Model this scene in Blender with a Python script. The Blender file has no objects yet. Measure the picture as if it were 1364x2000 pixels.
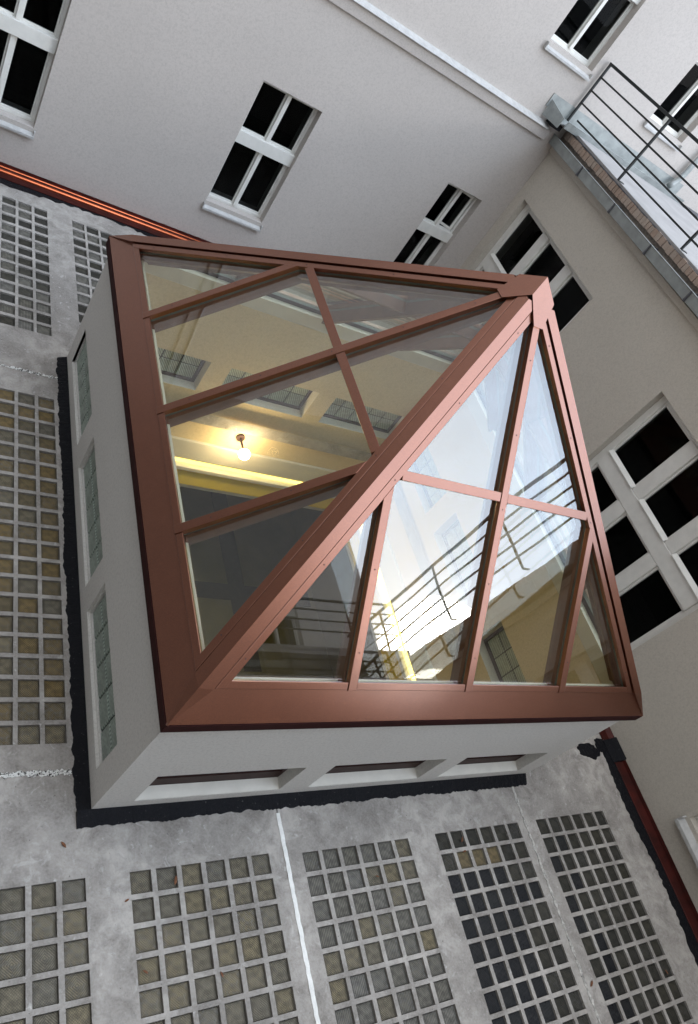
import bpy, bmesh, math, random
from mathutils import Vector, Matrix

random.seed(7)
S = bpy.context.scene
COL = S.collection
R = math.radians

# ------------------------------------------------------------------ camera
ROWS = [[0.8112838887, -0.2504679962, 0.5282842368],
        [0.1447533669, -0.7894024019, -0.5965654287],
        [0.5664493929, 0.5604548428, -0.6041733646]]
cam = bpy.data.objects.new('camera', bpy.data.cameras.new('camera'))
COL.objects.link(cam)
rx, dn, fw = (Vector(r) for r in ROWS)
m = Matrix.Identity(4)
for i in range(3):
    m[i][0] = rx[i]; m[i][1] = -dn[i]; m[i][2] = -fw[i]
m.translation = Vector((-1.5654, -1.5130, 4.7567))
cam.matrix_world = m
cam.data.sensor_fit = 'VERTICAL'
cam.data.sensor_height = 36.0
cam.data.lens = 1439.76 / 2000 * 36.0
cam.data.clip_start = 0.05
cam.data.clip_end = 2000
S.camera = cam

# ------------------------------------------------------------------ sky and sun
SUN_AZ, SUN_EL = R(-45), R(18)
sun_dir = Vector((math.cos(SUN_EL) * math.cos(SUN_AZ), math.cos(SUN_EL) * math.sin(SUN_AZ), math.sin(SUN_EL)))
world = bpy.data.worlds.new("World")
S.world = world
world.use_nodes = True
wn = world.node_tree.nodes; wl = world.node_tree.links
wn.clear()
sky = wn.new('ShaderNodeTexSky')
sky.sky_type = 'NISHITA'; sky.sun_disc = False
sky.sun_elevation = SUN_EL
sky.sun_rotation = R(90) - SUN_AZ
sky.air_density = 1.0; sky.dust_density = 3.0; sky.ozone_density = 1.0
tc = wn.new('ShaderNodeTexCoord')
# cloud cover, brighter where the sun stands behind it
nz = wn.new('ShaderNodeTexNoise'); nz.inputs['Scale'].default_value = 2.2
nz.inputs['Detail'].default_value = 6; nz.inputs['Roughness'].default_value = 0.55
mp = wn.new('ShaderNodeMapping'); mp.inputs['Scale'].default_value = (1, 1, 1.8)
wl.new(tc.outputs['Generated'], mp.inputs['Vector']); wl.new(mp.outputs['Vector'], nz.inputs['Vector'])
rmp = wn.new('ShaderNodeMapRange'); rmp.inputs['From Min'].default_value = 0.38; rmp.inputs['From Max'].default_value = 0.66
rmp.inputs['To Min'].default_value = 0.6; rmp.inputs['To Max'].default_value = 0.95
wl.new(nz.outputs['Fac'], rmp.inputs['Value'])
dot = wn.new('ShaderNodeVectorMath'); dot.operation = 'DOT_PRODUCT'
nrm = wn.new('ShaderNodeVectorMath'); nrm.operation = 'NORMALIZE'
wl.new(tc.outputs['Generated'], nrm.inputs[0])
wl.new(nrm.outputs['Vector'], dot.inputs[0]); dot.inputs[1].default_value = sun_dir
dot2 = wn.new('ShaderNodeVectorMath'); dot2.operation = 'DOT_PRODUCT'; wl.new(nrm.outputs['Vector'], dot2.inputs[0])
dot2.inputs[1].default_value = (math.cos(R(38)) * math.cos(SUN_AZ), math.cos(R(38)) * math.sin(SUN_AZ), math.sin(R(38)))
sxyz = wn.new('ShaderNodeSeparateXYZ'); wl.new(nrm.outputs['Vector'], sxyz.inputs[0])
def wmath(op, a, b):
    n = wn.new('ShaderNodeMath'); n.operation = op
    for k, v in enumerate((a, b)):
        if isinstance(v, (int, float)): n.inputs[k].default_value = v
        else: wl.new(v, n.inputs[k])
    return n.outputs[0]
dpos = wmath('MAXIMUM', dot.outputs['Value'], 0.0)
glow = wmath('MULTIPLY', wmath('POWER', dpos, 180.0), 32.0)        # the sun's disc blurred by cloud
broad = wmath('MULTIPLY', wmath('POWER', wmath('MAXIMUM', dot2.outputs['Value'], 0.0), 3.0), 24.0)          # thinner, brighter cloud on the sun's side
cl = wn.new('ShaderNodeMixRGB'); cl.blend_type = 'MIX'
cl.inputs[1].default_value = (10.8, 11.8, 13.0, 1)
cl.inputs[2].default_value = (18.4, 18, 17.4, 1)
wl.new(nz.outputs['Fac'], cl.inputs[0])
gl = wn.new('ShaderNodeMixRGB'); gl.blend_type = 'ADD'; gl.inputs[0].default_value = 1
zen = wn.new('ShaderNodeMixRGB'); zen.blend_type = 'MULTIPLY'; zen.inputs[0].default_value = 1   # overcast: brighter overhead
wl.new(cl.outputs[0], zen.inputs[1]); wl.new(wmath('ADD', wmath('MULTIPLY', wmath('MAXIMUM', sxyz.outputs[2], 0.0), 1.3), 0.55), zen.inputs[2])
wl.new(zen.outputs[0], gl.inputs[1])
gc = wn.new('ShaderNodeMixRGB'); gc.blend_type = 'MULTIPLY'; gc.inputs[0].default_value = 1
gc.inputs[1].default_value = (1.0, 0.93, 0.80, 1); wl.new(glow, gc.inputs[2])
bc = wn.new('ShaderNodeMixRGB'); bc.blend_type = 'MULTIPLY'; bc.inputs[0].default_value = 1
bc.inputs[1].default_value = (0.62, 0.92, 1.33, 1); wl.new(broad, bc.inputs[2])
gs = wn.new('ShaderNodeMixRGB'); gs.blend_type = 'ADD'; gs.inputs[0].default_value = 1
wl.new(gc.outputs[0], gs.inputs[1]); wl.new(bc.outputs[0], gs.inputs[2]); wl.new(gs.outputs[0], gl.inputs[2])
mx = wn.new('ShaderNodeMixRGB'); wl.new(rmp.outputs[0], mx.inputs[0])
wl.new(sky.outputs[0], mx.inputs[1]); wl.new(gl.outputs[0], mx.inputs[2])
bg = wn.new('ShaderNodeBackground'); bg.inputs['Strength'].default_value = 0.105
wl.new(mx.outputs[0], bg.inputs['Color'])
wo = wn.new('ShaderNodeOutputWorld'); wl.new(bg.outputs[0], wo.inputs['Surface'])

sl = bpy.data.lights.new('sun', 'SUN'); sl.energy = 0.5; sl.angle = R(10); sl.color = (1.0, 0.96, 0.91)
so = bpy.data.objects.new('sun', sl); COL.objects.link(so)
so.rotation_euler = (-sun_dir).to_track_quat('-Z', 'Y').to_euler(); so.location = sun_dir * 30

S.view_settings.view_transform = 'Standard'; S.view_settings.look = 'None'
S.view_settings.exposure = 0.08; S.view_settings.gamma = 1.0; S.view_settings.use_curve_mapping = False
S.render.engine = 'CYCLES'
S.cycles.max_bounces = 8; S.cycles.transparent_max_bounces = 16
S.cycles.diffuse_bounces = 5; S.cycles.glossy_bounces = 5
S.cycles.sample_clamp_indirect = 8.0

# ------------------------------------------------------------------ material helpers
class NT:
    def __init__(s, name):
        s.m = bpy.data.materials.new(name); s.m.use_nodes = True
        s.n = s.m.node_tree.nodes; s.l = s.m.node_tree.links
        s.n.clear()
        s.out = s.n.new('ShaderNodeOutputMaterial')
        s.tc = s.n.new('ShaderNodeTexCoord')
        s.co = s.tc.outputs['Object']
    def set(s, sock, v):
        if isinstance(v, bpy.types.NodeSocket): s.l.new(v, sock)
        elif isinstance(v, tuple) and len(v) == 3 and sock.type == 'RGBA': sock.default_value = (*v, 1)
        else: sock.default_value = v
    def noise(s, scale, detail=4, rough=0.55, vec=None, dist=0.0):
        n = s.n.new('ShaderNodeTexNoise'); s.set(n.inputs['Vector'], vec or s.co)
        n.inputs['Scale'].default_value = scale; n.inputs['Detail'].default_value = detail
        n.inputs['Roughness'].default_value = rough; n.inputs['Distortion'].default_value = dist
        return n.outputs['Fac']
    def math(s, op, a, b=0.0, c=0.0):
        n = s.n.new('ShaderNodeMath'); n.operation = op
        for k, v in enumerate((a, b, c)): s.set(n.inputs[k], v)
        return n.outputs[0]
    def rng(s, v, a, b, c=0.0, d=1.0):
        n = s.n.new('ShaderNodeMapRange')
        for k, x in zip(('Value', 'From Min', 'From Max', 'To Min', 'To Max'), (v, a, b, c, d)): s.set(n.inputs[k], x)
        return n.outputs[0]
    def mix(s, f, a, b, mode='MIX'):
        n = s.n.new('ShaderNodeMixRGB'); n.blend_type = mode
        s.set(n.inputs[0], f); s.set(n.inputs[1], a); s.set(n.inputs[2], b)
        return n.outputs[0]
    def vscale(s, sc):
        n = s.n.new('ShaderNodeMapping'); n.inputs['Scale'].default_value = sc; s.l.new(s.co, n.inputs['Vector'])
        return n.outputs[0]
    def sep(s):
        n = s.n.new('ShaderNodeSeparateXYZ'); s.l.new(s.co, n.inputs[0]); return n.outputs
    def bump(s, h, strength, dist):
        n = s.n.new('ShaderNodeBump'); n.inputs['Strength'].default_value = strength
        n.inputs['Distance'].default_value = dist; s.l.new(h, n.inputs['Height']); return n.outputs[0]
    def rand(s):
        n = s.n.new('ShaderNodeObjectInfo'); return n.outputs['Random']
    def pbr(s, color, rough=0.6, metal=0.0, spec=0.5, normal=None, **kw):
        b = s.n.new('ShaderNodeBsdfPrincipled')
        s.set(b.inputs['Base Color'], color); s.set(b.inputs['Roughness'], rough)
        s.set(b.inputs['Metallic'], metal); s.set(b.inputs['Specular IOR Level'], spec)
        if normal is not None: s.l.new(normal, b.inputs['Normal'])
        for k, v in kw.items(): s.set(b.inputs[k.replace('_', ' ')], v)
        s.l.new(b.outputs[0], s.out.inputs['Surface']); return s.m

def plaster(name, col, var=0.07, stain=0.16):
    t = NT(name)
    big = t.noise(0.8, 5, 0.6); mid = t.noise(6, 4, 0.6); fine = t.noise(130, 3, 0.6)
    streak = t.noise(1.0, 4, 0.6, t.vscale((5, 5, 0.5)))
    c = t.mix(t.rng(big, .35, .7), tuple(x * (1 - var) for x in col), tuple(x * (1 + var * .6) for x in col))
    c = t.mix(t.rng(mid, .45, .75, 0, .22), c, tuple(x * .88 for x in col))
    c = t.mix(t.rng(streak, .55, .8, 0, stain), c, tuple(x * .7 for x in col))
    c = t.mix(t.rng(fine, .35, .65, 0, .8), c, tuple(min(1, x * 1.13) for x in col))
    c = t.mix(t.rng(t.noise(48, 4, .75), .46, .66, 0, .6), c, tuple(x * .80 for x in col))
    h = t.math('ADD', t.math('MULTIPLY', fine, .7), t.math('MULTIPLY', t.noise(28, 3), .6))
    return t.pbr(c, .9, 0, .25, t.bump(h, .35, .004))

def concrete():
    t = NT('concrete')
    big = t.noise(1.1, 6, .62, dist=.4); mid = t.noise(5.5, 6, .65, dist=.6); fine = t.noise(60, 5, .7); sp = t.noise(15, 3, .6)
    base = (.315, .30, .295)
    c = t.mix(t.rng(big, .38, .62), (.235, .212, .192), (.455, .42, .385))
    c = t.mix(t.rng(mid, .42, .68, 0, .8), c, (.145, .128, .112))
    c = t.mix(t.rng(t.noise(9, 6, .7, dist=1.2), .58, .70, 0, .6), c, (.58, .56, .54))
    c = t.mix(t.rng(t.noise(18, 6, .75, dist=.5), .46, .66, 0, .45), c, (.20, .185, .17))
    c = t.mix(t.rng(sp, .66, .74, 0, .55), c, (.66, .64, .62))
    c = t.mix(t.rng(t.noise(40, 2, .5), .70, .76, 0, .8), c, (.06, .055, .05))
    c = t.mix(t.rng(fine, .35, .7, 0, .35), c, (.50, .48, .46))
    h = t.math('ADD', fine, t.math('MULTIPLY', mid, .8))
    return t.pbr(c, t.rng(mid, .3, .7, .6, .9), 0, .35, t.bump(h, .4, .006))

def metal_paint(name, col, rough=.42, metal=.35, coat=.25):
    t = NT(name)
    f = t.noise(260, 2, .5); big = t.noise(2.4, 5, .6); mid = t.noise(14, 4, .6)
    c = t.mix(t.rng(f, .3, .7), tuple(x * .80 for x in col), tuple(min(1, x * 1.22) for x in col))
    c = t.mix(t.rng(big, .42, .72, 0, .25), c, tuple(x * .84 for x in col))
    c = t.mix(t.rng(mid, .5, .74, 0, .10), c, tuple(min(1, x * 1.3 + .02) for x in col))
    return t.pbr(c, t.rng(big, .3, .7, rough - .04, rough + .05), metal, .5, None, Coat_Weight=coat, Coat_Roughness=.26, Coat_IOR=1.72)

def simple(name, col, rough=.6, metal=0., spec=.5, var=.18, scale=12, bump=.0):
    t = NT(name)
    n = t.noise(scale, 5, .6)
    c = t.mix(t.rng(n, .3, .7), tuple(x * (1 - var) for x in col), tuple(min(1, x * (1 + var)) for x in col))
    return t.pbr(c, rough, metal, spec, t.bump(t.noise(scale * 4, 4, .6), bump, .01) if bump else None)

def emit(name, col, strength):
    t = NT(name); e = t.n.new('ShaderNodeEmission'); t.set(e.inputs[0], col); e.inputs[1].default_value = strength
    t.l.new(e.outputs[0], t.out.inputs['Surface']); return t.m

def pane_glass(name, tint, refl, tilt, wav=0.012):
    """thin sheet: lets light straight through with a tint and mirrors by Fresnel; a sealed unit's outer sheet leans and waves a little"""
    t = NT(name)
    tr = t.n.new('ShaderNodeBsdfTransparent'); t.set(tr.inputs[0], tint)
    gl = t.n.new('ShaderNodeBsdfGlossy'); gl.inputs['Roughness'].default_value = 0.012; t.set(gl.inputs[0], (1, 1, 1))
    geo = t.n.new('ShaderNodeNewGeometry')
    n3 = t.n.new('ShaderNodeTexNoise'); n3.inputs['Scale'].default_value = 1.1; n3.inputs['Detail'].default_value = 1
    t.l.new(t.co, n3.inputs['Vector'])
    sub = t.n.new('ShaderNodeVectorMath'); sub.operation = 'SUBTRACT'; t.l.new(n3.outputs['Color'], sub.inputs[0]); sub.inputs[1].default_value = (.5, .5, .5)
    scl = t.n.new('ShaderNodeVectorMath'); scl.operation = 'SCALE'; t.l.new(sub.outputs[0], scl.inputs[0]); scl.inputs['Scale'].default_value = wav * 6
    ad = t.n.new('ShaderNodeVectorMath'); ad.operation = 'ADD'; t.l.new(geo.outputs['Normal'], ad.inputs[0]); t.l.new(scl.outputs[0], ad.inputs[1])
    ad2 = t.n.new('ShaderNodeVectorMath'); ad2.operation = 'ADD'; t.l.new(ad.outputs[0], ad2.inputs[0]); ad2.inputs[1].default_value = (0, 0, -tilt)
    nn = t.n.new('ShaderNodeVectorMath'); nn.operation = 'NORMALIZE'; t.l.new(ad2.outputs[0], nn.inputs[0])
    t.l.new(nn.outputs[0], gl.inputs['Normal'])
    fr = t.n.new('ShaderNodeLayerWeight'); fr.inputs['Blend'].default_value = .5
    f = t.math('ADD', t.math('MULTIPLY', t.math('POWER', fr.outputs['Facing'], 5.0), 1 - refl), refl)
    ms = t.n.new('ShaderNodeMixShader'); t.l.new(f, ms.inputs[0]); t.l.new(tr.outputs[0], ms.inputs[1]); t.l.new(gl.outputs[0], ms.inputs[2])
    t.l.new(ms.outputs[0], t.out.inputs['Surface']); return t.m

def block_glass(name, c0, c1, dark, kind, dust=.6):
    """pressed glass block: diamond / square / ribbed relief, dirt in the grooves"""
    t = NT(name); x, y, z = t.sep(); r = t.rand()
    ax, ay = t.math('ABSOLUTE', x), t.math('ABSOLUTE', y)
    dia = t.math('SINE', t.math('MULTIPLY', t.math('ADD', ax, ay), 430.))
    sq = t.math('SINE', t.math('MULTIPLY', t.math('MAXIMUM', ax, ay), 430.))
    rib = t.math('SINE', t.math('MULTIPLY', x, 460.))
    dots = t.math('MULTIPLY', t.math('SINE', t.math('MULTIPLY', x, 430.)), t.math('SINE', t.math('MULTIPLY', y, 430.)))
    if kind == 'diamond':
        p = t.mix(t.math('GREATER_THAN', r, .72), dia, dots)
    elif kind == 'rib':
        p = t.mix(t.math('GREATER_THAN', r, .75), rib, dots)
    else:
        p = t.mix(t.math('GREATER_THAN', r, .7), dots, dia)
    if kind == 'diag': p = t.math('SINE', t.math('MULTIPLY', t.math('ADD', x, t.math('MULTIPLY', y, .8)), 230.))
    pn = t.rng(p, -1, 1)
    n = t.noise(22, 5, .6); dirt = t.noise(40, 5, .7)
    rv = t.math('FRACT', t.math('MULTIPLY', r, 7.31))
    rv2 = t.math('FRACT', t.math('MULTIPLY', r, 23.7))
    c = t.mix(rv, c0, c1)
    c = t.mix(t.math('MULTIPLY', t.math('SUBTRACT', 1.0, pn), .66), c, dark)
    c = t.mix(t.rng(n, .38, .62, 0, .6 if kind != 'diag' else .25), c, dark)
    edge = t.rng(t.math('MAXIMUM', ax, ay), .042, .058, 0, .55) if kind != 'diag' else 0.0  # rim darkening: shade of the recess painted into the block colour
    c = t.mix(edge, c, dark)
    c = t.mix(t.math('MULTIPLY', t.rng(dirt, .45, .7), t.rng(rv2, .3, 1., .05, dust)), c, (.23, .225, .22))
    h = t.math('ADD', t.math('MULTIPLY', pn, .8), t.math('MULTIPLY', n, .5))
    return t.pbr(c, t.rng(dirt, .3, .7, .2, .55), 0, .16, t.bump(h, .6, .004))

M = {}
M['plasterA'] = plaster('pale_grey_render', (.505, .464, .432))
M['plasterB'] = plaster('warm_grey_render', (.53, .49, .43))
M['plasterL'] = plaster('lantern_render', (.66, .635, .60), .05, .12)
M['plasterS'] = plaster('shading_wall_grey', (.21, .195, .175))  # dark tone of the added building that dims the left side
M['cream'] = plaster('cream_inner_render', (.62, .51, .33), .05, .05)
M['concrete'] = concrete()
M['brown'] = metal_paint('brown_lacquered_metal', (.23, .068, .026), .34, .92, 1.0)
M['brown_in'] = simple('brown_inner_metal', (.13, .06, .042), .5)
M['brown_dark'] = simple('dark_brown_frame', (.040, .016, .013), .55, 0, .3)
M['fascia'] = simple('dark_brown_fascia', (.035, .009, .008), .7, 0, .1)
t = NT('black_bitumen'); bn = t.noise(30, 5, .6)
M['bitumen'] = t.pbr(t.mix(t.rng(t.noise(55, 3, .7), .66, .74, 0, .5), t.mix(bn, (.003, .0033, .005), (.008, .008, .011)), (.22, .21, .20)), t.rng(bn, .3, .7, .4, .7), 0, .16, t.bump(t.noise(24, 5, .7), .7, .02))
M['white'] = simple('white_window_paint', (.72, .71, .67), .45, 0, .5, .06, 9)
M['sill_white'] = simple('warm_white_sill', (.70, .665, .60), .6, 0, .3, .06, 8)
M['sill'] = simple('pale_metal_sill', (.46, .455, .445), .6, .0, .5, .14, 14)
M['zinc'] = simple('zinc_sheet', (.31, .33, .325), .5, .25, .5, .22, 7)
M['zinc_dark'] = simple('weathered_zinc', (.10, .10, .11), .6, .2, .4, .3, 9)
M['iron'] = simple('dark_iron', (.018, .021, .022), .45, .3, .5, .3, 30)
M['copper'] = simple('polished_copper', (.62, .16, .07), .32, 1.0, .5, .15, 8)
M['copper_red'] = simple('red_copper_sheet', (.05, .006, .004), .45, .3, .3, .6, 5)
M['sealant'] = simple('white_sealant', (.86, .85, .82), .7, 0, .4, .1, 20, .4)
M['sealant_old'] = simple('weathered_sealant', (.46, .44, .41), .85, 0, .3, .55, 32, .8)
t = NT('flaking_sealant')
M['sealant_flaky'] = t.pbr(t.mix(t.rng(t.noise(70, 4, .7), .5, .56), (.82, .81, .78), (.05, .045, .04)), .8, 0, .3, t.bump(t.noise(60, 4, .7), .8, .02))
M['deck'] = simple('pale_terrace_screed', (.37, .355, .35), .85, 0, .3, .12, 3, .2)
M['brick'] = None
t = NT('old_brick'); rr = t.rand()
M['brick'] = t.pbr(t.mix(t.noise(50, 4, .7), t.mix(rr, (.44, .31, .24), (.52, .44, .38)), (.36, .28, .23)), .9, 0, .3, t.bump(t.noise(70, 4), .6, .01))
M['mortar'] = simple('brick_mortar', (.26, .22, .19), .95, 0, .2, .3, 30, .5)
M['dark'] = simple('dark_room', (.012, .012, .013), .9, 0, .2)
M['leaf'] = simple('dry_leaf_brown', (.16, .065, .03), .7, 0, .3, .4, 60)
M['soffit'] = simple('dark_soffit', (.05, .04, .035), .8)
M['yellow'] = simple('yellow_wall_paint', (.78, .60, .06), .6, 0, .3, .05, 6)
M['offwhite'] = simple('offwhite_moulding', (.60, .57, .50), .6, 0, .3, .05, 6)
M['floor'] = simple('olive_floor', (.24, .195, .075), .6, 0, .3, .2, 1.2)
M['asphalt'] = simple('street_asphalt', (.05, .05, .05), .9)
M['lamp'] = emit('lamp_glow', (1.0, .74, .40), 190.0)
M['cove'] = emit('cove_glow', (1.0, .78, .20), 3.2)
M['pane_out'] = pane_glass('outer_sheet_glass', (.95, .97, .94), .155, .088, .003)
M['pane_in'] = pane_glass('inner_sheet_glass', (.95, .97, .92), .05, .0, .001)
M['pane_edge'] = simple('glass_edge', (.11, .14, .13), .3)
M['win_glass'] = pane_glass('window_glass', (.5, .52, .52), .007, .0, .002)
M['blockA'] = block_glass('floor_glass_brown', (.30, .245, .145), (.215, .195, .155), (.045, .04, .03), 'diamond')
M['blockB'] = block_glass('floor_glass_grey', (.20, .185, .15), (.245, .232, .205), (.032, .03, .026), 'rib')
M['blockC'] = block_glass('floor_glass_black', (.012, .012, .014), (.03, .03, .028), (.004, .004, .006), 'rib', .18)
M['blockD'] = block_glass('floor_glass_olive', (.085, .077, .057), (.052, .049, .041), (.014, .0135, .012), 'diamond', .35)
M['blockE'] = block_glass('floor_glass_amber', (.30, .205, .08), (.20, .165, .105), (.045, .037, .022), 'dots')
M['blockW'] = block_glass('wall_glass_green', (.56, .65, .57), (.44, .52, .45), (.08, .10, .085), 'diag')

# ------------------------------------------------------------------ mesh helpers
class MB:
    def __init__(s): s.v = []; s.f = []; s.mi = []
    def poly(s, pts, mi=0):
        k = len(s.v); s.v += [tuple(p) for p in pts]; s.f.append(tuple(range(k, k + len(pts)))); s.mi.append(mi)
    def prism(s, a, b, mi=0, mtop=None, mbot=None):
        """solid between two same-order loops a (bottom) and b (top)"""
        n = len(a); k = len(s.v); s.v += [tuple(p) for p in a] + [tuple(p) for p in b]
        s.f.append(tuple(range(k + n - 1, k - 1, -1))); s.mi.append(mi if mbot is None else mbot)
        s.f.append(tuple(range(k + n, k + 2 * n))); s.mi.append(mi if mtop is None else mtop)
        for i in range(n):
            j = (i + 1) % n; s.f.append((k + i, k + j, k + n + j, k + n + i)); s.mi.append(mi)
    def box(s, a, b, mi=0, fn=None):
        (x0, y0, z0), (x1, y1, z1) = a, b
        lo = [(x0, y0, z0), (x1, y0, z0), (x1, y1, z0), (x0, y1, z0)]
        hi = [(x0, y0, z1), (x1, y0, z1), (x1, y1, z1), (x0, y1, z1)]
        if fn: lo = [fn(*p) for p in lo]; hi = [fn(*p) for p in hi]
        s.prism(lo, hi, mi)
    def bar(s, p, q, w, h=None, up=(0, 0, 1), mi=0):
        p, q = Vector(p), Vector(q); d = (q - p).normalized(); h = h or w
        u = Vector(up); sx = d.cross(u)
        if sx.length < 1e-4: sx = d.cross(Vector((1, 0, 0)))
        sx.normalize(); uy = sx.cross(d).normalized()
        o = [sx * (i * w / 2) + uy * (j * h / 2) for i, j in ((-1, -1), (1, -1), (1, 1), (-1, 1))]
        s.prism([p + x for x in o], [q + x for x in o], mi)
    def tube(s, pts, r, n=10, mi=0):
        pts = [Vector(p) for p in pts]; rings = []
        for i, p in enumerate(pts):
            d = (pts[min(i + 1, len(pts) - 1)] - pts[max(i - 1, 0)]).normalized()
            a = d.cross(Vector((0, 0, 1)))
            if a.length < 1e-3: a = d.cross(Vector((1, 0, 0)))
            a.normalize(); b = d.cross(a); k = len(s.v)
            s.v += [tuple(p + a * (r * math.cos(2 * math.pi * j / n)) + b * (r * math.sin(2 * math.pi * j / n))) for j in range(n)]
            rings.append(k)
        for k0, k1 in zip(rings, rings[1:]):
            for j in range(n):
                s.f.append((k0 + j, k0 + (j + 1) % n, k1 + (j + 1) % n, k1 + j)); s.mi.append(mi)
        s.f.append(tuple(range(rings[0] + n - 1, rings[0] - 1, -1))); s.mi.append(mi)
        s.f.append(tuple(range(rings[-1], rings[-1] + n))); s.mi.append(mi)
    def sweep(s, prof, fn, u0, u1, mi=0):
        """closed profile swept along u; fn(u, a, b) -> point"""
        s.prism([fn(u0, a, b) for a, b in prof], [fn(u1, a, b) for a, b in prof], mi)
    def mesh(s, name, mats, origin=(0, 0, 0), smooth=False):
        me = bpy.data.meshes.new(name); o = Vector(origin)
        me.from_pydata([tuple(Vector(p) - o) for p in s.v], [], s.f)
        for mm in mats: me.materials.append(mm)
        me.polygons.foreach_set('material_index', s.mi)
        if smooth: me.polygons.foreach_set('use_smooth', [True] * len(s.f))
        bm = bmesh.new(); bm.from_mesh(me); bmesh.ops.recalc_face_normals(bm, faces=bm.faces); bm.to_mesh(me); bm.free()
        me.update(); return me

def link(name, me, parent=None, loc=(0, 0, 0), bevel=0.0, **props):
    o = bpy.data.objects.new(name, me); COL.objects.link(o); o.location = loc
    if parent: o.parent = parent
    for k, v in props.items(): o[k] = v
    if bevel:
        b = o.modifiers.new('edge', 'BEVEL'); b.width = bevel; b.segments = 2; b.limit_method = 'ANGLE'; b.angle_limit = R(40)
    return o
def obj(name, mb, mats, parent=None, bevel=0.0, smooth=False, **props):
    return link(name, mb.mesh(name, mats if isinstance(mats, list) else [mats], smooth=smooth), parent, bevel=bevel, **props)
def thing(name, label, cat, group=None):
    o = bpy.data.objects.new(name, None); COL.objects.link(o); o['label'] = label; o['category'] = cat
    o.empty_display_size = .2
    if group: o['group'] = group
    return o
def tag(o, label, cat, group=None):
    o['label'] = label; o['category'] = cat
    if group: o['group'] = group
    return o

def wall_mb(mb, fn, u0, u1, z0, z1, th, opens, m_out=0, m_in=0, m_rev=0, caps=True):
    """wall slab with rectangular openings; fn(u, d, z) -> point, d grows into the wall"""
    us = sorted({u0, u1, *[o[0] for o in opens], *[o[1] for o in opens]}); zs = sorted({z0, z1, *[o[2] for o in opens], *[o[3] for o in opens]})
    us = [u for u in us if u0 <= u <= u1]; zs = [z for z in zs if z0 <= z <= z1]
    def isopen(a, b): return any(o[0] <= a <= o[1] and o[2] <= b <= o[3] for o in opens)
    for i in range(len(us) - 1):
        for j in range(len(zs) - 1):
            a, b, c, d = us[i], us[i + 1], zs[j], zs[j + 1]
            if isopen((a + b) / 2, (c + d) / 2): continue
            mb.poly([fn(a, 0, c), fn(b, 0, c), fn(b, 0, d), fn(a, 0, d)], m_out)
            mb.poly([fn(a, th, c), fn(a, th, d), fn(b, th, d), fn(b, th, c)], m_in)
    for a, b, c, d in opens:
        for p, q in (((a, c), (b, c)), ((b, c), (b, d)), ((b, d), (a, d)), ((a, d), (a, c))):
            mb.poly([fn(p[0], 0, p[1]), fn(q[0], 0, q[1]), fn(q[0], th, q[1]), fn(p[0], th, p[1])], m_rev)
    if caps:
        for p, q in (((u0, z0), (u1, z0)), ((u1, z0), (u1, z1)), ((u1, z1), (u0, z1)), ((u0, z1), (u0, z0))):
            mb.poly([fn(p[0], 0, p[1]), fn(q[0], 0, q[1]), fn(q[0], th, q[1]), fn(p[0], th, p[1])], m_out)

def wall_obj(name, mb, mats, parent):
    """like obj, but welds so that face normals can be made consistent"""
    me = bpy.data.meshes.new(name); me.from_pydata([tuple(p) for p in mb.v], [], mb.f)
    for mm in mats: me.materials.append(mm)
    me.polygons.foreach_set('material_index', mb.mi)
    bm = bmesh.new(); bm.from_mesh(me); bmesh.ops.remove_doubles(bm, verts=bm.verts, dist=1e-5)
    bmesh.ops.recalc_face_normals(bm, faces=bm.faces); bm.to_mesh(me); bm.free()
    return link(name, me, parent)

# ------------------------------------------------------------------ main dimensions (metres)
W, D, H = 4.03, 4.19, 1.325           # lantern footprint, wall height
e, tf, hp = 0.045, 0.046, 2.075       # eave overhang, fascia, apex above wall top
YA, XB = 7.20, 5.55                   # courtyard walls

# ------------------------------------------------------------------ glass block slabs (the courtyard floor)
BW, PX, PY = 0.135, 0.168, 0.159
def block_mesh(mat, w=.131, hgt=.03, name='glass_block'):
    mb = MB(); a = w / 2; b = a - .004
    L = [[(-a, -a, -hgt), (a, -a, -hgt), (a, a, -hgt), (-a, a, -hgt)], [(-a, -a, -.003), (a, -a, -.003), (a, a, -.003), (-a, a, -.003)],
         [(-b, -b, 0), (b, -b, 0), (b, b, 0), (-b, b, 0)]]
    mb.v = [p for l in L for p in l]
    for k in (0, 4):
        for i in range(4):
            j = (i + 1) % 4; mb.f.append((k + i, k + j, k + 4 + j, k + 4 + i)); mb.mi.append(0)
    mb.f.append((8, 9, 10, 11)); mb.mi.append(0); mb.f.append((3, 2, 1, 0)); mb.mi.append(0)
    mb.v = [(x, y * .956, z) for x, y, z in mb.v]
    return mb.mesh(name, [mat])
BM = {k: block_mesh(M[k]) for k in ('blockA', 'blockB', 'blockC', 'blockD', 'blockE')}

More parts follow.
